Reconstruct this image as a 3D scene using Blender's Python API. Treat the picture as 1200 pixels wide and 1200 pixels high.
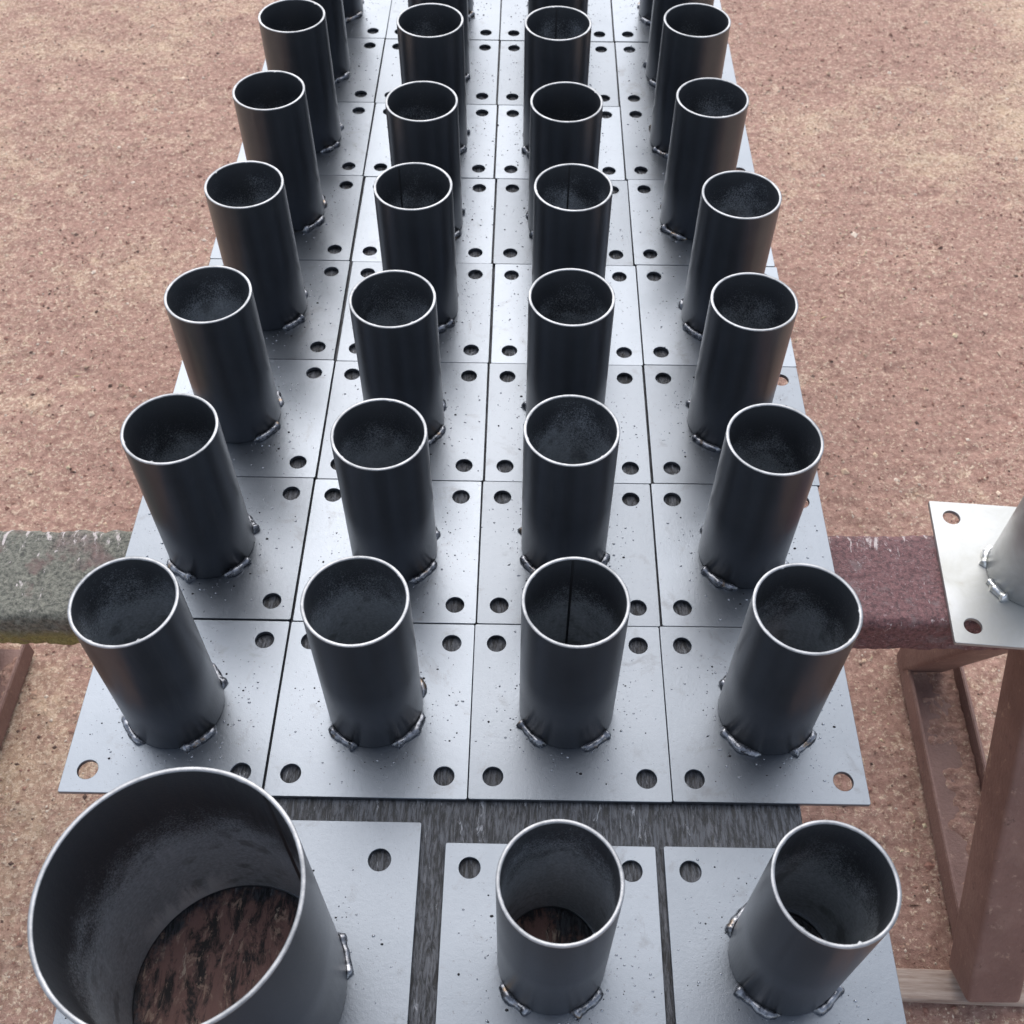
import bpy, bmesh, math, random
import numpy as np
from mathutils import Matrix, Vector, noise

for o in list(bpy.data.objects):
    bpy.data.objects.remove(o)
S = bpy.context.scene
COL = S.collection
U = 0.2                      # one base plate is 0.2 m wide; plans below are in plate widths

# ------------------------------------------------------------------ camera
cam = bpy.data.cameras.new('camera')
co = bpy.data.objects.new('camera', cam)
COL.objects.link(co)
cam.sensor_width = 36.0
cam.lens = 36.0 * 1279.33 / 1200.0
cam.clip_start = 0.02
cam.clip_end = 400.0
CAM = Vector((2.2337, -2.1308, 5.0515)) * U
co.matrix_world = (Matrix.Translation(CAM) @ Matrix.Rotation(.0127, 4, 'Z')
                   @ Matrix.Rotation(.6569, 4, 'X') @ Matrix.Rotation(.0060, 4, 'Z'))
cam.dof.use_dof = True
cam.dof.focus_distance = 1.12
cam.dof.aperture_fstop = 14.0
S.camera = co

# ------------------------------------------------------------------ sky, sun, exposure
SUN_EL, SUN_AZ = math.radians(50), math.radians(-8)     # azimuth measured from +Y towards +X
w = bpy.data.worlds.new('World')
S.world = w
w.use_nodes = True
wn, wl = w.node_tree.nodes, w.node_tree.links
bg = wn['Background']
sky = wn.new('ShaderNodeTexSky')
sky.sky_type = 'NISHITA'
sky.sun_disc = False
sky.sun_elevation = SUN_EL
sky.sun_rotation = SUN_AZ
sky.air_density = 1.0
sky.dust_density = 2.2
sky.ozone_density = 1.0
hs = wn.new('ShaderNodeHueSaturation')                   # a thin white overcast: the blue is washed out
hs.inputs['Saturation'].default_value = 0.52
wl.new(sky.outputs[0], hs.inputs['Color'])
wl.new(hs.outputs[0], bg.inputs['Color'])
bg.inputs['Strength'].default_value = 0.14
sl = bpy.data.lights.new('sun', 'SUN')
sl.energy = 1.3
sl.angle = math.radians(80)
sl.color = (1.0, 0.955, 0.89)
so = bpy.data.objects.new('sun', sl)
COL.objects.link(so)
sd = Vector((math.sin(SUN_AZ) * math.cos(SUN_EL), math.cos(SUN_AZ) * math.cos(SUN_EL), math.sin(SUN_EL)))
so.rotation_euler = sd.to_track_quat('Z', 'Y').to_euler()
S.view_settings.view_transform = 'Standard'
S.view_settings.look = 'None'
S.view_settings.gamma = 1.0
S.view_settings.use_curve_mapping = False
S.view_settings.exposure = 0.86
S.render.engine = 'CYCLES'
S.cycles.max_bounces = 8
S.cycles.glossy_bounces = 6

# ------------------------------------------------------------------ materials
class NT:
    def __init__(self, name):
        self.m = bpy.data.materials.new(name)
        self.m.use_nodes = True
        self.n, self.l = self.m.node_tree.nodes, self.m.node_tree.links
        self.b = self.n['Principled BSDF']
        self.tc = self.n.new('ShaderNodeTexCoord')
        self.oi = self.n.new('ShaderNodeObjectInfo')
    def set(self, **k):
        for a, v in k.items():
            i = self.b.inputs[a.replace('_', ' ')]
            if hasattr(v, 'is_linked') or isinstance(v, bpy.types.NodeSocket):
                self.l.new(v, i)
            else:
                i.default_value = v if not isinstance(v, tuple) else (*v, 1.0)[:4]
    def co(self, kind='Object', scale=(1, 1, 1), jitter=0.0):
        mp = self.n.new('ShaderNodeMapping')
        self.l.new(self.tc.outputs[kind], mp.inputs[0])
        mp.inputs['Scale'].default_value = scale
        if jitter:
            c = self.n.new('ShaderNodeCombineXYZ')
            for k, f in enumerate((1.0, 1.7, 2.3)):
                c_ = self.math('MULTIPLY', self.oi.outputs['Random'], jitter * f)
                self.l.new(c_, c.inputs[k])
            self.l.new(c.outputs[0], mp.inputs['Location'])
        return mp.outputs[0]
    def noise(self, vec, scale, detail=4, rough=.55, dist=0.0):
        t = self.n.new('ShaderNodeTexNoise')
        self.l.new(vec, t.inputs['Vector'])
        t.inputs['Scale'].default_value = scale
        t.inputs['Detail'].default_value = detail
        t.inputs['Roughness'].default_value = rough
        t.inputs['Distortion'].default_value = dist
        return t.outputs['Fac']
    def voro(self, vec, scale, feature='F1', out='Distance', rnd=1.0):
        t = self.n.new('ShaderNodeTexVoronoi')
        t.feature = feature
        self.l.new(vec, t.inputs['Vector'])
        t.inputs['Scale'].default_value = scale
        t.inputs['Randomness'].default_value = rnd
        return t.outputs[out]
    def math(self, op, a, b=0.0):
        t = self.n.new('ShaderNodeMath')
        t.operation = op
        for i, v in enumerate((a, b)):
            if isinstance(v, bpy.types.NodeSocket):
                self.l.new(v, t.inputs[i])
            else:
                t.inputs[i].default_value = v
        return t.outputs[0]
    def rng(self, v, a, b, c=0.0, d=1.0, smooth=False):
        t = self.n.new('ShaderNodeMapRange')
        t.interpolation_type = 'SMOOTHSTEP' if smooth else 'LINEAR'
        self.l.new(v, t.inputs['Value'])
        for i, x in enumerate((a, b, c, d)):
            t.inputs[i + 1].default_value = x
        return t.outputs['Result']
    def mix(self, fac, a, b, mode='MIX'):
        t = self.n.new('ShaderNodeMix')
        t.data_type = 'RGBA'
        t.blend_type = mode
        for s, v in ((t.inputs['Factor'], fac), (t.inputs[6], a), (t.inputs[7], b)):
            if isinstance(v, bpy.types.NodeSocket):
                self.l.new(v, s)
            else:
                s.default_value = v if not isinstance(v, tuple) else (*v, 1.0)[:4]
        return t.outputs[2]
    def sep(self, vec):
        t = self.n.new('ShaderNodeSeparateXYZ')
        self.l.new(vec, t.inputs[0])
        return t.outputs
    def bump(self, h, strength, dist, prev=None):
        t = self.n.new('ShaderNodeBump')
        self.l.new(h, t.inputs['Height'])
        t.inputs['Strength'].default_value = strength
        t.inputs['Distance'].default_value = dist
        if prev is not None:
            self.l.new(prev, t.inputs['Normal'])
        self.l.new(t.outputs[0], self.b.inputs['Normal'])
        return t.outputs[0]

def mat_plate():
    k = NT('satin grey steel plate')
    v = k.co('Object', jitter=7.0)
    fine = k.noise(v, 900, 2, .6)
    grain = k.noise(v, 260, 3, .6)
    big = k.noise(v, 9, 4, .6)
    tone = k.rng(k.oi.outputs['Random'], 0, 1, .82, 1.12)
    c = k.mix(k.rng(big, .3, .7), (.166, .187, .216), (.214, .238, .272))
    c = k.mix(k.rng(k.noise(v, 330, 3, .7), .66, .72, 0, .8), c, (.10, .10, .108))
    c = k.mix(k.rng(k.noise(v, 26, 5, .7, .5), .58, .70, 0, .55), c, (.13, .137, .15))
    cc = k.n.new('ShaderNodeVectorMath'); cc.operation = 'SCALE'
    k.l.new(c, cc.inputs[0]); k.l.new(tone, cc.inputs['Scale'])
    k.set(Base_Color=cc.outputs[0], Metallic=.88,
          Roughness=k.math('ADD', k.rng(big, .25, .75, .30, .40), k.rng(fine, .3, .7, -.03, .05)))
    n = k.bump(grain, .17, .0006)
    k.bump(fine, .22, .0004, n)
    return k.m

def mat_pipe(name, inner=False, chalk=False):
    k = NT(name)
    v = k.co('Object', jitter=9.0)
    vs = k.co('Object', (1, 1, .12), jitter=9.0)
    big = k.noise(v, 22, 4, .6)
    st = k.noise(vs, 130, 4, .65)
    fine = k.noise(v, 800, 2, .6)
    if inner:
        z = k.sep(k.tc.outputs['Object'])[2]
        # bare blue-grey mill scale deep in the bore, black overspray towards the mouth
        dep = k.math('ADD', k.math('SUBTRACT', .197, z), k.rng(k.noise(v, 24, 3, .5), .25, .75, -.022, .022))
        dep = k.math('ADD', dep, k.rng(k.noise(v, 620, 3, .7), .3, .7, -.028, .028))
        dep = k.math('ADD', dep, k.rng(k.oi.outputs['Random'], 0, 1, -.022, .014))
        bare = k.mix(k.rng(k.noise(v, 300, 4, .75), .35, .65), (.35, .385, .42), (.54, .585, .63))
        bare = k.mix(k.rng(k.noise(vs, 90, 5, .7), .58, .66, 0, .45), bare, (.62, .65, .70))
        bare = k.mix(k.rng(k.noise(v, 30, 4, .6), .56, .66, 0, .6), bare, (.15, .16, .17))
        c = k.mix(k.rng(dep, .026, .090, 0, 1, True), (.045, .049, .056), bare)
        if chalk:   # pale dry-spray bloom just above the weld at one side of the wide pipe
            q = k.sep(k.tc.outputs['Object'])
            ca, sa = math.cos(math.radians(78)), math.sin(math.radians(78))
            side = k.math('ADD', k.math('MULTIPLY', q[0], ca), k.math('MULTIPLY', q[1], sa))
            m = k.math('MULTIPLY', k.rng(side, .076, .0905, 0, 1, True), k.rng(k.math('ADD', z, k.rng(k.noise(vs, 120, 5, .7), .3, .7, -.022, .022)), .004, .048, 1, 0, True))
            c = k.mix(k.math('MULTIPLY', m, .85), c, (.92, .94, .96))
        k.set(Base_Color=c, Metallic=.25, Roughness=k.rng(st, .3, .7, .34, .48), Specular_IOR_Level=.5)
        n = k.bump(k.noise(v, 420, 3, .6), .3, .0008)
    else:
        c = k.mix(k.rng(big, .3, .7), (.074, .081, .094), (.088, .096, .110))
        c = k.mix(k.rng(k.noise(vs, 34, 5, .7, .4), .60, .72, 0, .35), c, (.13, .135, .145))
        k.set(Base_Color=c, Metallic=.76, Roughness=k.math('ADD', k.rng(big, .25, .75, .29, .34), k.rng(fine, .35, .65, -.015, .02)))
        n = k.bump(k.noise(v, 240, 2, .5), .05, .0005)
    k.bump(fine, .07, .0003, n)
    return k.m

def mat_rim():
    k = NT('bright cut steel rim')
    v = k.co('Object', jitter=5.0)
    a = k.noise(v, 38, 6, .7)
    c = k.mix(k.rng(a, .40, .66), (.32, .33, .35), (.17, .18, .195))
    k.set(Base_Color=c, Metallic=.85, Roughness=.42)
    k.bump(k.noise(v, 500, 3, .6), .2, .0005)
    return k.m

def mat_weld(name, galv=False):
    k = NT(name)
    v = k.co('Object', jitter=5.0)
    a = k.noise(v, 120, 4, .6)
    if galv:
        c = k.mix(k.rng(a, .4, .7), (.72, .74, .76), (.52, .52, .46))
        k.set(Base_Color=c, Metallic=.9, Roughness=.3)
    else:
        c = k.mix(k.rng(a, .35, .6), (.085, .09, .102), (.33, .345, .38))
        c = k.mix(k.rng(k.noise(v, 70, 3, .6), .60, .68, 0, .8), c, (.26, .19, .13))
        k.set(Base_Color=c, Metallic=.85, Roughness=k.rng(a, .3, .7, .16, .4))
    k.bump(k.noise(v, 350, 3, .6), .35, .001)
    return k.m

def mat_spatter(name, c, r):
    k = NT(name)
    k.set(Base_Color=c, Metallic=.8, Roughness=r)
    return k.m

def mat_galv():
    k = NT('galvanised zinc')
    v = k.co('Object', jitter=4.0)
    a = k.noise(v, 18, 5, .65, .6)
    sp = k.voro(v, 130, 'F1', 'Distance')
    c = k.mix(k.rng(a, .3, .7), (.44, .455, .465), (.37, .375, .355))
    c = k.mix(k.rng(sp, 0, .8, 0, .22), c, (.38, .39, .40))
    c = k.mix(k.rng(k.noise(v, 45, 5, .7), .62, .72, 0, .5), c, (.33, .32, .28))
    k.set(Base_Color=c, Metallic=.7, Roughness=k.rng(a, .3, .7, .36, .5))
    k.bump(k.noise(v, 200, 4, .6), .12, .0008)
    return k.m

def mat_board():
    k = NT('black painted weathered plywood')
    v = k.co('Object')
    g = k.co('Object', (1, .16, 1))
    g2 = k.co('Object', (1, .38, 1))
    x = k.sep(v)
    fib = k.noise(g, 290, 6, .78, .5)
    fl = k.noise(k.co('Object', (1, .2, 1)), 105, 6, .78, .9)
    c = k.mix(k.rng(fib, .44, .57), (.012, .013, .016), (.098, .106, .124))
    c = k.mix(k.rng(fl, .595, .65, 0, .8), c, (.36, .38, .42))
    # bare brown patch where the wide pipe has been standing, beyond the reach of the spray gun
    dx = k.math('SUBTRACT', x[0], 1.07 * U)
    dy = k.math('SUBTRACT', x[1], -.93 * U)
    d = k.math('SQRT', k.math('ADD', k.math('MULTIPLY', dx, dx), k.math('MULTIPLY', dy, dy)))
    dx2 = k.math('SUBTRACT', x[0], 2.28 * U)
    dy2 = k.math('SUBTRACT', x[1], -.72 * U)
    d2 = k.math('SQRT', k.math('ADD', k.math('MULTIPLY', dx2, dx2), k.math('MULTIPLY', dy2, dy2)))
    dm = k.math('MINIMUM', d, k.math('ADD', d2, .052))
    inside = k.rng(k.math('ADD', dm, k.rng(k.noise(v, 40, 4, .7), .3, .7, -.02, .02)), .082, .108, 1, 0, True)
    pk = k.noise(g2, 62, 6, .78, .5)
    br = k.mix(k.rng(pk, .42, .53), (.045, .038, .038), (.36, .20, .172))
    br = k.mix(k.rng(k.noise(g2, 110, 6, .75, .8), .56, .62), br, (.58, .40, .31))
    br = k.mix(k.rng(k.noise(g2, 75, 5, .7, .5), .62, .66), br, (.74, .60, .48))
    c = k.mix(inside, c, br)
    k.set(Base_Color=c, Metallic=0.0, Roughness=k.rng(fib, .3, .7, .30, .52), Specular_IOR_Level=.6)
    n = k.bump(fib, .8, .0030)
    k.bump(fl, .4, .0015, n)
    return k.m

def mat_beam():
    k = NT('flaking maroon paint')
    v = k.co('Object')
    x = k.sep(v)
    cr = k.noise(v, 75, 6, .72, .6)
    fine = k.noise(v, 420, 4, .7)
    big = k.noise(v, 9, 4, .6)
    crk = k.noise(v, 190, 6, .78)
    c = k.mix(k.rng(crk, .38, .60), (.070, .033, .037), (.205, .095, .100))
    c = k.mix(k.rng(k.noise(v, 240, 5, .75), .58, .68, 0, .6), c, (.48, .38, .40))
    c = k.mix(k.rng(k.noise(v, 38, 5, .7), .54, .64, 0, .6), c, (.19, .145, .15))
    # grey-green weathered, mossy end
    e = k.rng(k.math('ADD', x[0], k.rng(big, .3, .7, -.12, .12)), -.06, .08, 1, 0, True)
    gr = k.mix(k.rng(crk, .38, .60), (.036, .038, .032), (.20, .20, .165))
    low = k.rng(x[2], -.045, -.020, 1, 0, True)
    gr = k.mix(low, gr, k.mix(k.rng(fine, .35, .65), (.13, .11, .03), (.30, .26, .09)))
    gr = k.mix(k.rng(k.noise(v, 22, 4, .6), .55, .64, 0, .7), gr, (.13, .075, .07))
    c = k.mix(e, c, gr)
    # pale scraped flakes
    sc = k.noise(k.co('Object', (1, .35, 1)), 95, 5, .72, .5)
    edge = k.rng(x[1], .012, .058, .0, .085, True)
    c = k.mix(k.rng(k.math('ADD', sc, edge), .63, .69, 0, .85), c, (.58, .52, .52))
    k.set(Base_Color=c, Metallic=0.0, Roughness=.62)
    n = k.bump(cr, .6, .005)
    n = k.bump(k.noise(v, 190, 6, .78), .5, .004, n)
    k.bump(fine, .35, .0015, n)
    return k.m

def mat_steel_brown():
    k = NT('brown primed steel')
    v = k.co('Object')
    w_ = k.co('Generated')
    a = k.noise(v, 16, 5, .65)
    f = k.noise(v, 160, 4, .65)
    c = k.mix(k.rng(a, .3, .7), (.150, .080, .066), (.215, .122, .102))
    c = k.mix(k.rng(k.noise(v, 60, 5, .7), .60, .72, 0, .7), c, (.44, .31, .24))
    c = k.mix(k.rng(f, .62, .70, 0, .6), c, (.10, .055, .045))
    c = k.mix(k.rng(k.noise(v, 7, 6, .75, .6), .52, .68, 0, .3), c, (.30, .20, .165))
    c = k.mix(k.rng(k.noise(v, 48, 6, .8), .62, .66, 0, .8), c, (.085, .045, .038))
    k.set(Base_Color=c, Metallic=0.0, Roughness=.58)
    k.bump(f, .5, .003)
    return k.m

def mat_batten():
    k = NT('bleached timber')
    v = k.co('Object', (.08, 1, 1))
    a = k.noise(v, 160, 5, .7)
    c = k.mix(k.rng(a, .35, .65), (.24, .165, .13), (.42, .34, .29))
    k.set(Base_Color=c, Roughness=.8)
    k.bump(a, .4, .002)
    return k.m

def mat_ground():
    k = NT('red compacted sandy earth')
    v = k.co('Object')
    big = k.noise(v, 1.3, 4, .6, .3)
    mid = k.noise(v, 9, 5, .65, .4)
    fine = k.noise(v, 75, 6, .75)
    gr = k.noise(v, 260, 5, .8)
    x = k.sep(v)
    # the trodden strip along the bench is redder, the open yard beside it sandier
    far = k.rng(k.math('ABSOLUTE', k.math('SUBTRACT', x[0], .50)), .45, 1.6, 0, .56)
    pm = k.math('ADD', k.rng(big, .35, .65, -.26, .24), k.rng(mid, .3, .7, -.16, .16))
    pm = k.math('ADD', pm, far)
    pm = k.math('ADD', pm, k.rng(k.noise(v, 24, 6, .7, .4), .50, .70, 0, .30))
    c = k.mix(k.rng(fine, .35, .64), (.29, .165, .132), (.53, .335, .275))
    pale = k.mix(k.rng(fine, .35, .64), (.47, .32, .215), (.72, .555, .40))
    c = k.mix(k.rng(pm, .22, .85, 0, 1, True), c, pale)
    # cream crusty flecks, thicker where the yard is sandy; then dark grit and pit shadows put into the colour
    fk = k.noise(v, 125, 4, .82)
    thr = k.math('ADD', fk, k.rng(pm, 0, .8, .0, .09))
    c = k.mix(k.rng(thr, .56, .64, 0, .95), c, k.mix(k.rng(gr, .35, .65), (.56, .40, .28), (.88, .74, .60)))
    fk2 = k.noise(v, 52, 6, .78, .2)
    c = k.mix(k.rng(fk2, .655, .70, 0, .8), c, (.82, .69, .55))
    c = k.mix(k.rng(k.noise(v, 190, 5, .78), .60, .68, 0, .8), c, (.12, .07, .055))
    c = k.mix(k.rng(k.noise(v, 34, 4, .7), .66, .72, 0, .5), c, (.20, .12, .09))
    k.set(Base_Color=c, Roughness=.9, Specular_IOR_Level=.2)
    n = k.bump(fine, .75, .010)
    n = k.bump(fk, .7, .006, n)
    k.bump(gr, .6, .003, n)
    return k.m

def mat_gravel():
    k = NT('yard grit')
    at = k.n.new('ShaderNodeVertexColor')
    at.layer_name = 'tint'
    k.set(Base_Color=at.outputs['Color'], Roughness=.85, Specular_IOR_Level=.25)
    return k.m

M = dict(plate=mat_plate(), pipe=mat_pipe('satin black steel tube'), bore=mat_pipe('mill scale tube bore', True),
         chalk=mat_pipe('wide bore with dry spray', True, True), seam=mat_spatter('dark seam', (.07, .073, .08), .4),
         rim=mat_rim(), weld=mat_weld('welded steel'), gweld=mat_weld('galvanised weld', True),
         sp_dark=mat_spatter('dark spatter', (.02, .02, .022), .45), sp_light=mat_spatter('painted spatter', (.36, .38, .42), .25),
         galv=mat_galv(), board=mat_board(), beam=mat_beam(), brown=mat_steel_brown(), batten=mat_batten(),
         ground=mat_ground(), gravel=mat_gravel())

# ------------------------------------------------------------------ helpers
def link(name, data, parent=None, mats=()):
    o = bpy.data.objects.new(name, data)
    COL.objects.link(o)
    if parent is not None:
        o.parent = parent
    if data is not None and hasattr(data, 'materials') and not data.materials:
        for m in mats:
            data.materials.append(M[m])
    return o

def tag(o, label=None, cat=None, group=None, kind=None):
    if label: o['label'] = label
    if cat: o['category'] = cat
    if group: o['group'] = group
    if kind: o['kind'] = kind
    return o

def lathe(name, prof, seg=72, closed=True, wob=None, smooth=True, mat_of=None):
    """prof: (radius, z) going round; wob(k, a) returns a radial offset."""
    bm = bmesh.new()
    rings = []
    for k, (r, z) in enumerate(prof):
        ring = []
        for s in range(seg):
            a = 2 * math.pi * s / seg
            rr = r + (wob(k, a) if wob else 0.0)
            ring.append(bm.verts.new((rr * math.cos(a), rr * math.sin(a), z)))
        rings.append(ring)
    n = len(prof)
    for k in range(n if closed else n - 1):
        A, B = rings[k], rings[(k + 1) % n]
        for s in range(seg):
            t = (s + 1) % seg
            f = bm.faces.new((A[s], A[t], B[t], B[s]))
            f.smooth = smooth
            if mat_of: f.material_index = mat_of(k)
    bmesh.ops.recalc_face_normals(bm, faces=bm.faces)
    me = bpy.data.meshes.new(name)
    bm.to_mesh(me); bm.free()
    return me

def sharp(me, deg=35):
    bm = bmesh.new(); bm.from_mesh(me)
    for e in bm.edges:
        if len(e.link_faces) == 2 and e.calc_face_angle(0) > math.radians(deg):
            e.smooth = False
    bm.to_mesh(me); bm.free()
    return me

def plate_mesh(name, wx, wy, th, holes, seg=36):
    """flat plate, top face at z = 0, with round through holes (x, y, r)."""
    bev = .00045
    cu = bpy.data.curves.new(name, 'CURVE')
    cu.dimensions = '2D'
    cu.fill_mode = 'BOTH'
    cu.extrude = th / 2 - bev
    cu.bevel_depth = bev
    cu.bevel_resolution = 0
    def poly(pts):
        sp = cu.splines.new('POLY')
        sp.points.add(len(pts) - 1)
        for p, (x, y) in zip(sp.points, pts):
            p.co = (x, y, 0, 1)
        sp.use_cyclic_u = True
    hx, hy = wx / 2 - bev, wy / 2 - bev
    rc = .0016
    pts = []
    for cx, cy, a0 in ((hx - rc, hy - rc, 0), (-hx + rc, hy - rc, 90), (-hx + rc, -hy + rc, 180), (hx - rc, -hy + rc, 270)):
        for q in range(4):
            a = math.radians(a0 + 30 * q)
            pts.append((cx + rc * math.cos(a), cy + rc * math.sin(a)))
    poly(pts)
    for x, y, r in holes:
        poly([(x + (r + bev) * math.cos(-2 * math.pi * s / seg), y + (r + bev) * math.sin(-2 * math.pi * s / seg)) for s in range(seg)])
    ob = bpy.data.objects.new(name, cu)
    COL.objects.link(ob)
    dg = bpy.context.evaluated_depsgraph_get()
    me = bpy.data.meshes.new_from_object(ob.evaluated_get(dg))
    bpy.data.objects.remove(ob); bpy.data.curves.remove(cu)
    me.transform(Matrix.Translation((0, 0, -th / 2)))
    me.name = name
    me.materials.clear()
    for p in me.polygons: p.use_smooth = False
    return me

def rot_box(name, sx, sy, sz, bev=.004, seg=3):
    bm = bmesh.new()
    bmesh.ops.create_cube(bm, size=1.0)
    bmesh.ops.scale(bm, vec=(sx, sy, sz), verts=bm.verts)
    bmesh.ops.bevel(bm, geom=list(bm.edges), offset=bev, segments=seg, profile=.5, affect='EDGES')
    for f in bm.faces: f.smooth = True
    me = bpy.data.meshes.new(name)
    bm.to_mesh(me); bm.free()
    return me

# ------------------------------------------------------------------ ground
GZ = -3.0 * U
def gheight(x, y):
    p = Vector((x, y, 0))
    return (.010 * noise.fractal(p * 1.6, 1.0, 2.0, 3) + .0045 * noise.fractal(p * 11, .9, 2.1, 3)
            + .0032 * noise.noise(p * 42) + .0018 * noise.noise(p * 88))
def axis(lo, hi, step, far):
    inner = np.arange(lo, hi + step / 2, step)
    out, s, x = [], step, 0.0
    while x < far:
        s *= 1.45; x += s; out.append(x)
    out = np.array(out)
    return np.concatenate([(lo - out)[::-1], inner, hi + out])
def build_ground():
    xs = axis(-1.35, 2.35, .0092, 120); ys = axis(-.6, 3.3, .0092, 120)
    nx, ny = len(xs), len(ys)
    vs = []
    for y in ys:
        for x in xs:
            k = 1.0 if -1.6 < x < 2.6 and -1 < y < 3.7 else 0.0
            vs.append((x, y, GZ + (gheight(x, y) if k else 0.0)))
    idx = np.arange(nx * ny).reshape(ny, nx)
    fs = np.stack([idx[:-1, :-1], idx[:-1, 1:], idx[1:, 1:], idx[1:, :-1]], -1).reshape(-1, 4)
    me = bpy.data.meshes.new('ground')
    me.from_pydata(vs, [], fs.tolist())
    me.polygons.foreach_set('use_smooth', [True] * len(me.polygons))
    me.update()
    tag(link('ground', me, None, ('ground',)), 'reddish compacted sandy earth of the yard', None, None, 'structure')
build_ground()

def build_gravel():
    rng = np.random.default_rng(5)
    base = np.array([[1, 0, 0], [-1, 0, 0], [0, 1, 0], [0, -1, 0], [0, 0, 1], [0, 0, -1]], float)
    tri = np.array([[0, 2, 4], [2, 1, 4], [1, 3, 4], [3, 0, 4], [2, 0, 5], [1, 2, 5], [3, 1, 5], [0, 3, 5]])
    pal = np.array([(.60, .47, .37), (.52, .38, .28), (.66, .56, .47), (.34, .20, .155), (.27, .145, .115), (.42, .28, .21), (.13, .085, .07), (.62, .52, .36)])
    wt = np.array([.17, .17, .08, .17, .16, .12, .08, .05]); wt /= wt.sum()
    n = 62000
    px = rng.uniform(-1.3, 2.3, n); py = rng.uniform(-.55, 3.2, n)
    sz = np.exp(rng.normal(math.log(.0019), .45, n)).clip(.0009, .0075)
    V, C = [], []
    for i in range(n):
        s = sz[i] * rng.uniform(.6, 1.3, 3); s[2] *= .62
        v = base * s * rng.uniform(.75, 1.25, (6, 1))
        a = rng.uniform(0, 6.28)
        ca, sa = math.cos(a), math.sin(a)
        v = np.stack([v[:, 0] * ca - v[:, 1] * sa, v[:, 0] * sa + v[:, 1] * ca, v[:, 2]], 1)
        v += (px[i], py[i], GZ + gheight(px[i], py[i]) + s[2] * .25)
        V.append(v)
        C.append(pal[rng.choice(len(pal), p=wt)] * rng.uniform(.8, 1.15))
    for i in range(70):
        x, y = rng.uniform(-1.2, 2.2), rng.uniform(-.4, 3.1)
        s = rng.uniform(.0045, .010) * rng.uniform(.6, 1.2, 3); s[2] *= .6
        v = base * s * rng.uniform(.7, 1.3, (6, 1)) + (x, y, GZ + gheight(x, y) + s[2] * .2)
        V.append(v); C.append(pal[rng.integers(0, 6)] * rng.uniform(.85, 1.2))
    # little dry twigs and leaf crumbs
    tw = 150
    for i in range(tw):
        x, y = rng.uniform(-1.2, 2.2), rng.uniform(-.4, 3.1)
        a = rng.uniform(0, 6.28); L = rng.uniform(.004, .014); wd = rng.uniform(.0008, .0022)
        v = base * np.array((L, wd, wd * .7))
        ca, sa = math.cos(a), math.sin(a)
        v = np.stack([v[:, 0] * ca - v[:, 1] * sa, v[:, 0] * sa + v[:, 1] * ca, v[:, 2]], 1)
        v += (x, y, GZ + gheight(x, y) + .0012)
        V.append(v)
        C.append(np.array((.10, .06, .045)) if rng.random() < .7 else np.array((.5, .38, .22)))
    V = np.concatenate(V); N = len(C)
    F = (tri[None] + 6 * np.arange(N)[:, None, None]).reshape(-1, 3)
    me = bpy.data.meshes.new('gravel')
    me.from_pydata(V.tolist(), [], F.tolist())
    ca = me.color_attributes.new('tint', 'FLOAT_COLOR', 'POINT')
    cols = np.repeat(np.concatenate([np.array(C), np.ones((N, 1))], 1), 6, 0)
    ca.data.foreach_set('color', cols.astype(np.float32).ravel())
    tag(link('gravel', me, None, ('gravel',)), 'fine loose grit and small stones scattered over the red earth', 'gravel', None, 'stuff')
build_gravel()

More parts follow.
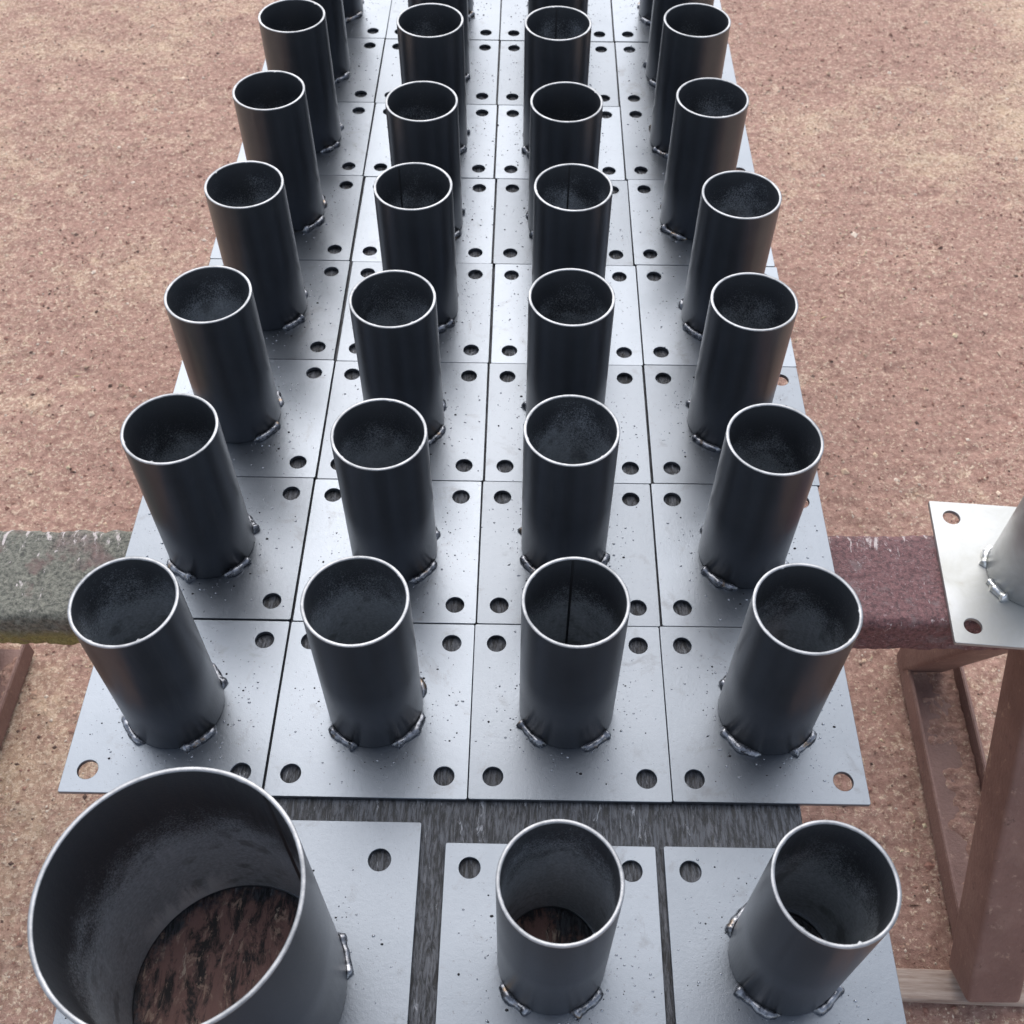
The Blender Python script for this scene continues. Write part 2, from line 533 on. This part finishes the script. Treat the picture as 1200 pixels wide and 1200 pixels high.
# ------------------------------------------------------------------ trestle
PT = .005                       # base plate thickness
BT = .018                       # board thickness
BEAM_TOP = -PT - BT - .0008
BW, BH = .63 * U, .062
BY = 1.40 * U
def build_trestle():
    x0, x1 = -2.35 * U, 6.05 * U
    root = link('trestle', None)
    root.location = ((x0 + x1) / 2, BY, GZ)
    tag(root, 'steel trestle with flaking maroon top beam and splayed brown legs under the board', 'trestle')
    off = Vector(root.location)
    root.rotation_euler = (0, 0, .0125)
    # beam: rounded section swept along x, surface roughened for real
    sec = []
    rr = .011
    for cx, cz, a0 in ((BW / 2 - rr, -rr, 0), (-BW / 2 + rr, -rr, 90), (-BW / 2 + rr, -BH + rr, 180), (BW / 2 - rr, -BH + rr, 270)):
        for q in range(6):
            a = math.radians(a0 + 18 * q)
            sec.append((cx + rr * math.cos(a), cz + rr * math.sin(a)))
    dense = []
    for i in range(len(sec)):
        a, b = Vector(sec[i]), Vector(sec[(i + 1) % len(sec)])
        m = max(1, int((b - a).length / .003))
        for q in range(m): dense.append(a.lerp(b, q / m))
    nx = 640
    vs, fs = [], []
    nd = len(dense)
    for i in range(nx + 1):
        x = x0 + (x1 - x0) * i / nx
        for p in dense:
            q = Vector((x, p.x, p.y))
            h = .0016 * noise.fractal(q * 26, .9, 2.0, 4) + .0017 * noise.noise(q * 105) + .0011 * noise.noise(q * 190)
            c = Vector((0, p.x, p.y + BH / 2)).normalized()
            top = -abs(h) if p.y > -.004 else h
            vs.append((x, p.x + c.y * h, min(p.y + c.z * top, 0.0)))
    for i in range(nx):
        for j in range(nd):
            k = (j + 1) % nd
            fs.append((i * nd + j, i * nd + k, (i + 1) * nd + k, (i + 1) * nd + j))
    fs.append(tuple(range(nd))[::-1]); fs.append(tuple(nx * nd + j for j in range(nd)))
    me = bpy.data.meshes.new('beam')
    me.from_pydata(vs, [], fs)
    for p in me.polygons: p.use_smooth = len(p.vertices) == 4
    bm = bmesh.new(); bm.from_mesh(me); bmesh.ops.recalc_face_normals(bm, faces=bm.faces); bm.to_mesh(me); bm.free()
    o = link('beam', me, root, ('beam',))
    o.location = Vector((0, BY, BEAM_TOP)) - off
    tag(o, 'maroon beam with flaking paint and a mossy grey-green end')
    lw = .072
    zb = BEAM_TOP - BH - .0005
    def strut(name, a, b, sx, sy, mat='brown'):
        L = (b - a).length
        me = rot_box(name, sx, sy, L, .007)
        bm = bmesh.new(); bm.from_mesh(me)
        # divide along the length so that dents can be modelled
        ob = link(name, me, root, (mat,))
        bm.free()
        z = (a - b).normalized()
        xax = Vector((1, 0, 0)); yax = z.cross(xax).normalized(); xax = yax.cross(z)
        mt = Matrix((xax, yax, z)).transposed().to_4x4()
        mt.translation = (a + b) / 2 - off
        ob.matrix_local = mt
        return ob
    for fx, fxb in ((5.41, 5.60), (-2.32, -2.24)):
        strut('leg', Vector((fx * U, BY - .022, zb - .004)), Vector((fx * U, -.13 * U, GZ + .045)), lw, lw)
        strut('leg', Vector((fxb * U, BY + .022, zb - .004)), Vector((fxb * U, 2.52 * U, GZ + .03)), lw, lw)
        # base channel lying open side up between the two feet
        cw, ch, ct = .092, .040, .006
        y0, y1 = -.06 * U, 2.55 * U
        prof = [(-cw / 2, ch), (-cw / 2, 0), (cw / 2, 0), (cw / 2, ch), (cw / 2 - ct, ch), (cw / 2 - ct, ct), (-cw / 2 + ct, ct), (-cw / 2 + ct, ch)]
        bm = bmesh.new()
        A = [bm.verts.new((x, y0, z)) for x, z in prof]
        B = [bm.verts.new((x, y1, z)) for x, z in prof]
        for i in range(8):
            j = (i + 1) % 8
            bm.faces.new((A[i], A[j], B[j], B[i]))
        for R_ in (A, B):
            bm.faces.new((R_[0], R_[1], R_[6], R_[7])); bm.faces.new((R_[1], R_[2], R_[5], R_[6])); bm.faces.new((R_[2], R_[3], R_[4], R_[5]))
        bmesh.ops.recalc_face_normals(bm, faces=bm.faces)
        bmesh.ops.bevel(bm, geom=[e for e in bm.edges if len(e.link_faces) == 2 and e.calc_face_angle(0) > .8], offset=.0015, segments=2, affect='EDGES')
        me = bpy.data.meshes.new('base_channel'); bm.to_mesh(me); bm.free()
        o = link('base_channel', me, root, ('brown',))
        o.location = Vector(((fx + .17) * U, 0, GZ + .004)) - off
        o.rotation_euler = (0, 0, math.radians(-2.0))
        # drifted sand lying in it
        nu, nv = 16, 170
        vs, fs = [], []
        for j in range(nv + 1):
            for i in range(nu + 1):
                x = (-.5 + i / nu) * (cw - 2 * ct - .001); y = y0 + .01 + (y1 - y0 - .02) * j / nv
                q = Vector((x, y, fx))
                h = .007 * noise.fractal(q * 17, .8, 2, 4) + .010 * (i / nu - .35) + .004 * noise.noise(q * 90) - .001
                vs.append((x, y, ct + max(-.004, min(h, .02))))
        for j in range(nv):
            for i in range(nu):
                a = j * (nu + 1) + i
                fs.append((a, a + 1, a + nu + 2, a + nu + 1))
        me = bpy.data.meshes.new('sand'); me.from_pydata(vs, [], fs)
        for p in me.polygons: p.use_smooth = True
        me.materials.append(M['ground'])
        sd_ = link('sand', me); sd_['kind'] = 'stuff'; sd_['category'] = 'sand'
        sd_['label'] = 'drifted sand lying in the open channel at the trestle foot'
        sd_.matrix_world = Matrix.Translation(off) @ Matrix.Rotation(.0125, 4, 'Z') @ Matrix.Translation(o.location) @ Matrix.Rotation(math.radians(-2.0), 4, 'Z')
    me = rot_box('foot_strip', .40, .042, .016, .003)
    o = link('foot_strip', me, root, ('batten',))
    o.location = Vector((5.72 * U, -.12 * U, GZ + .010)) - off
    o.rotation_euler = (0, 0, math.radians(-2))
build_trestle()

# ------------------------------------------------------------------ board
def build_board():
    x0, x1, y0, y1 = .30 * U, 3.62 * U, -2.05 * U, 8.6 * U
    me = rot_box('board', x1 - x0, y1 - y0, BT, .0015, 2)
    # object space = plan coordinates so that the stains sit where the pipes stood
    me.transform(Matrix.Translation(((x0 + x1) / 2, (y0 + y1) / 2, -BT / 2)))
    for p in me.polygons: p.use_smooth = False
    o = link('board', me, None, ('board',))
    o.location = (0, 0, -PT - .0004)
    tag(o, 'long weathered black plywood board lying across the trestle under the plates', 'board')
build_board()

# ------------------------------------------------------------------ welded post bases
TW = .0034
def tube_mesh(name, r, h, t, hard=False):
    z1 = h - .0011
    prof = [(r - .0012, .0), (r, .0016), (r, h * .5), (r, z1), (r - t, z1), (r - t, h * .5), (r - t, .0)]
    me = lathe(name, prof, 80, True, None, True, lambda k: 1 if k in (4, 5) else 0)
    return sharp(me, 40)
def rim_mesh(name, r, h, t, seed):
    rnd = random.Random(seed)
    nicks = [(rnd.uniform(0, 6.283), rnd.uniform(.02, .05), rnd.uniform(.0004, .0011)) for _ in range(rnd.randint(3, 7))]
    def wob(k, a):
        n = .00012 * noise.noise(Vector((math.cos(a) * 6, math.sin(a) * 6, seed * 3.1 + k * .2)))
        if k in (4, 5):
            for c, wd, d in nicks:
                u = abs((a - c + math.pi) % (2 * math.pi) - math.pi)
                if u < wd: n -= d * (1 - u / wd)
        return n
    z0 = h - .0011
    prof = [(r, z0), (r, h - .0005), (r - .0005, h), (r - t + .0006, h), (r - t, h - .0006), (r - t, z0)]
    return sharp(lathe(name, prof, 120, True, wob), 60)
def weld_mesh(name, r, arc, seed, size=.0062):
    """a short ragged fillet bead round the foot of a tube, centred on angle 0."""
    rnd = random.Random(seed)
    n, m = 26, 7
    bm = bmesh.new()
    rings = []
    ph = rnd.uniform(0, 9)
    for i in range(n + 1):
        u = i / n
        a = arc * (u - .5)
        env = min(1.0, (min(u, 1 - u) * 7 + .18)) * (1 + .35 * noise.noise(Vector((u * 3.5, seed, 1.3))))
        env *= 1 + .035 * math.sin(u * n * 1.1 + ph)
        if u > .8: env *= 1.15
        s = size * env
        ring = []
        for j in range(m):
            b = math.pi / 2 * j / (m - 1)
            rad = s * (.92 + .22 * math.sin(2 * b) + .10 * noise.noise(Vector((u * 6, j * .6, seed * 2.0))))
            ring.append(bm.verts.new(((r - .0006 + rad * math.cos(b) * 1.15) * math.cos(a),
                                      (r - .0006 + rad * math.cos(b) * 1.15) * math.sin(a),
                                      -.0002 + rad * math.sin(b) * 1.1)))
        ring.append(bm.verts.new(((r - .002) * math.cos(a), (r - .002) * math.sin(a), -.0002)))
        rings.append(ring)
    k = m + 1
    for i in range(n):
        for j in range(k):
            f = bm.faces.new((rings[i][j], rings[i][(j + 1) % k], rings[i + 1][(j + 1) % k], rings[i + 1][j]))
            f.smooth = True
    bm.faces.new(rings[0]); bm.faces.new(rings[-1][::-1])
    bmesh.ops.recalc_face_normals(bm, faces=bm.faces)
    me = bpy.data.meshes.new(name); bm.to_mesh(me); bm.free()
    return me
def spatter_mesh(name, r, half, holes, seed, n=220):
    rnd = random.Random(seed)
    V, F, MI = [], [], []
    while n:
        a = rnd.uniform(0, 6.283)
        d = r + .004 + abs(rnd.gauss(0, .024)) if rnd.random() < .8 else rnd.uniform(r, half * 1.3)
        x, y = d * math.cos(a), d * math.sin(a)
        if max(abs(x), abs(y)) > half - .003 or any(math.hypot(x - hx, y - hy) < hr + .002 for hx, hy, hr in holes):
            continue
        n -= 1
        s = min(.0014, 0.00052 * math.exp(rnd.gauss(0, .5)))
        e = rnd.uniform(.8, 1.5); b = len(V); t = rnd.uniform(0, 6.28)
        for q in range(5):
            c = t + q * 1.2566
            V.append((x + s * e * math.cos(c), y + s * math.sin(c), -.0001))
        for q in range(5):
            c = t + q * 1.2566
            V.append((x + .7 * s * e * math.cos(c), y + .7 * s * math.sin(c), s * .62))
        V.append((x, y, s * .95))
        mi = 0 if rnd.random() < .26 else 1
        for q in range(5):
            p = (q + 1) % 5
            F.append((b + q, b + p, b + 5 + p, b + 5 + q)); MI.append(mi)
            F.append((b + 5 + q, b + 5 + p, b + 10)); MI.append(mi)
    me = bpy.data.meshes.new(name)
    me.from_pydata(V, [], F)
    me.polygons.foreach_set('material_index', MI)
    me.polygons.foreach_set('use_smooth', [True] * len(F))
    return me
def seam_mesh(name, r, h, t, wd=.0013, pr=.0006):
    bm = bmesh.new()
    n = 40
    P = []
    for i in range(n + 1):
        z = .002 + (h - .004) * i / n
        jw = wd * (1 + .25 * noise.noise(Vector((z * 60, 2, 3))))
        ri = r - t
        P.append([bm.verts.new((ri * math.cos(q / ri), ri * math.sin(q / ri), z)) if k != 1 else
                  bm.verts.new((ri - pr, 0, z)) for k, q in enumerate((-jw, 0, jw))])
    for i in range(n):
        for k in (0, 1):
            bm.faces.new((P[i][k], P[i][k + 1], P[i + 1][k + 1], P[i + 1][k])).smooth = True
    me = bpy.data.meshes.new(name); bm.to_mesh(me); bm.free()
    return me

R1, H1 = .2415 * U, .986 * U
PW = .9935 * U
HO = .378 * U
HR = .050 * U
corner_holes = [(sx * HO, sy * HO, HR) for sx in (-1, 1) for sy in (-1, 1)]
ME = {}
ME['plate'] = plate_mesh('base_plate', PW, PW, PT, corner_holes + [(0, 0, R1 - TW - .003)])
ME['tube'] = tube_mesh('pipe', R1, H1, TW)
ME['rim'] = [rim_mesh('rim', R1, H1, TW, s) for s in range(6)]
ME['weld'] = [weld_mesh('weld_bead', R1, math.radians(a), s) for s, a in enumerate((46, 54, 42, 50, 58, 44))]
ME['seam'] = seam_mesh('weld_seam', R1, H1, TW)
ME['spatter'] = [spatter_mesh('spatter', R1, PW / 2, corner_holes, 10 + s) for s in range(9)]
for k, ms in (('plate', ('plate',)), ('tube', ('pipe', 'bore')), ('seam', ('seam',))):
    for m in ms: ME[k].materials.append(M[m])
for me in ME['rim']: me.materials.append(M['rim'])
for me in ME['weld']: me.materials.append(M['weld'])
for me in ME['spatter']:
    me.materials.append(M['sp_dark']); me.materials.append(M['sp_light'])

RND = random.Random(77)
def post_base(x, y, label, ox=0.0, oy=0.0, sx=1.0, z=0.0, group=None, rot=None, weld_a=None):
    root = link('post_base', None)
    root.location = (x * U, y * U, z - PT)
    tag(root, label, 'post base', group)
    rz = math.radians(RND.uniform(-.14, .14)) if rot is None else rot
    pl = link('base_plate', ME['plate'], root)
    pl.location = (0, 0, PT); pl.rotation_euler = (0, 0, rz); pl.scale = (sx, 1, 1)
    sp = link('spatter', RND.choice(ME['spatter']), root)
    sp.location = (ox * U, oy * U, PT); sp['kind'] = 'stuff'
    tb = link('pipe', ME['tube'], root)
    tb.location = (ox * U, oy * U, PT + .0001); tb.rotation_euler = (0, 0, RND.uniform(3.5, 5.9))
    rm = link('rim', RND.choice(ME['rim']), tb)
    rm.rotation_euler = (0, 0, RND.uniform(0, 6.28))
    link('weld_seam', ME['seam'], tb)
    for q in range(4):
        a = math.radians(45 + 90 * q + RND.uniform(-9, 9))
        wb = link('weld_bead', RND.choice(ME['weld']), root)
        wb.location = (ox * U, oy * U, PT); wb.rotation_euler = (0, 0, a)
        wb.scale = (1, RND.choice((-1, 1)), RND.uniform(.8, 1.15))
    return root, tb

POSTS = [   # column, row, plate centre, offset of the pipe on it
    (0,0,.498,.493,-.009,-.023), (1,0,1.500,.494,.008,.004), (2,0,2.496,.496,-.011,.014), (3,0,3.474,.500,.030,-.006),
    (0,1,.500,1.497,-.023,-.001), (1,1,1.504,1.492,.019,-.008), (2,1,2.504,1.492,-.021,.035), (3,1,3.506,1.498,-.015,-.008),
    (0,2,.507,2.493,-.025,.001), (1,2,1.510,2.488,-.003,-.007), (2,2,2.514,2.488,-.015,.029), (3,2,3.520,2.494,-.012,.009),
    (0,3,.500,3.492,.013,.007), (1,3,1.513,3.484,.033,.021), (2,3,2.522,3.484,.003,.035), (3,3,3.521,3.490,.024,-.025),
    (0,4,.495,4.488,.011,.042), (1,4,1.504,4.480,.031,-.048), (2,4,2.510,4.480,-.014,-.035), (3,4,3.508,4.486,-.041,.022),
    (0,5,.487,5.484,.036,.018), (1,5,1.491,5.476,.035,-.016), (2,5,2.496,5.476,-.048,-.028), (3,5,3.496,5.482,-.045,.025),
    (0,6,.480,6.482,.01,.0), (1,6,1.483,6.475,.02,.0), (2,6,2.490,6.472,-.02,.0), (3,6,3.494,6.478,-.02,.0),
    (0,7,.484,7.485,.01,.0), (1,7,1.482,7.476,.01,.0), (2,7,2.485,7.474,-.01,.0), (3,7,3.490,7.480,-.02,.0)]
ORD = ['first', 'second', 'third', 'fourth', 'fifth', 'sixth', 'seventh', 'eighth']
LINE = ['outer column on wide pipe side', 'inner column on wide pipe side',
        'inner column on galvanised base side', 'outer column on galvanised base side']
SEAM_AT = {(2, 0): 92, (2, 3): 95, (2, 5): 92, (1, 3): 118}
for c, r, x, y, ox, oy in POSTS:
    root, tb = post_base(x, y, f'black pipe, {ORD[r]} full row from wide pipe, {LINE[c]}', ox, oy,
                         .965 if (c, r) == (3, 0) else 1.0, RND.uniform(0, .0014), 'black post bases packed in rows on the board')
    if (c, r) in SEAM_AT: tb.rotation_euler = (0, 0, math.radians(SEAM_AT[c, r]))
G2 = 'black post bases packed in rows on the board'
_, tb = post_base(2.400, -.715, 'narrow black pipe on drilled plate set right beside the wide pipe', .004, -.016)
tb.rotation_euler = (0, 0, math.radians(250))
_, tb = post_base(3.432, -.712, 'narrow black pipe on plate at board edge, in the short row with wide pipe', .001, -.003)
tb.rotation_euler = (0, 0, math.radians(300))

# the wide one
def wide_base():
    r, h, t = .473 * U, 1.245 * U, .0037
    w_ = 1.522 * U
    cx, cy = 1.024, -.882
    root = link('post_base', None)
    root.location = (cx * U, cy * U, -PT)
    tag(root, 'wide short black pipe welded on a large square plate', 'post base')
    hh = [(sx * .575 * U, sy * .575 * U, .053 * U) for sx in (-1, 1) for sy in (-1, 1)]
    pl = link('base_plate', plate_mesh('wide_base_plate', w_, w_, PT, hh + [(0, 0, r - t - .0015)]), root, ('plate',))
    pl.location = (0, 0, PT)
    p = Vector((.012 * U, -.008 * U, PT))
    sp = link('spatter', spatter_mesh('wide_spatter', r, w_ / 2, hh, 5, 160), root, ('sp_dark', 'sp_light'))
    sp.location = p; sp['kind'] = 'stuff'
    tb = link('pipe', tube_mesh('wide_pipe', r, h, t), root, ('pipe', 'chalk'))
    tb.location = p + Vector((0, 0, .0001)); tb.rotation_euler = (0, 0, math.radians(52))
    link('rim', rim_mesh('wide_rim', r, h, t, 31), tb, ('rim',))
    link('weld_seam', seam_mesh('wide_seam', r, h, t, .0034, .0012), tb, ('seam',))
    for q in range(6):
        wb = link('weld_bead', weld_mesh('wide_weld', r, math.radians(26), 40 + q, .0050), root, ('weld',))
        wb.location = p; wb.rotation_euler = (0, 0, math.radians(18 + 60 * q + RND.uniform(-5, 5)))
wide_base()

# the galvanised one on the beam
def galvanised_base():
    root = link('post_base', None)
    root.location = (5.145 * U, 1.445 * U, BEAM_TOP + .0003)
    root.rotation_euler = (0, 0, math.radians(-4.0))
    tag(root, 'pale galvanised pipe on drilled plate resting on the maroon beam', 'post base')
    pl = link('base_plate', plate_mesh('galvanised_plate', .99 * U, .99 * U, PT, corner_holes + [(0, 0, R1 - .007)]), root, ('galv',))
    pl.location = (0, 0, PT)
    me = ME['tube'].copy(); me.materials.clear(); me.materials.append(M['galv']); me.materials.append(M['galv'])
    tb = link('pipe', me, root); tb.location = (0, 0, PT + .0001)
    rm = ME['rim'][2].copy(); rm.materials.clear(); rm.materials.append(M['galv'])
    link('rim', rm, tb)
    for q, a in enumerate((212, 300, 32, 155)):
        me = weld_mesh('galvanised_weld', R1, math.radians(40), 60 + q, .0066); me.materials.append(M['gweld'])
        wb = link('weld_bead', me, root); wb.location = (0, 0, PT); wb.rotation_euler = (0, 0, math.radians(a))
galvanised_base()
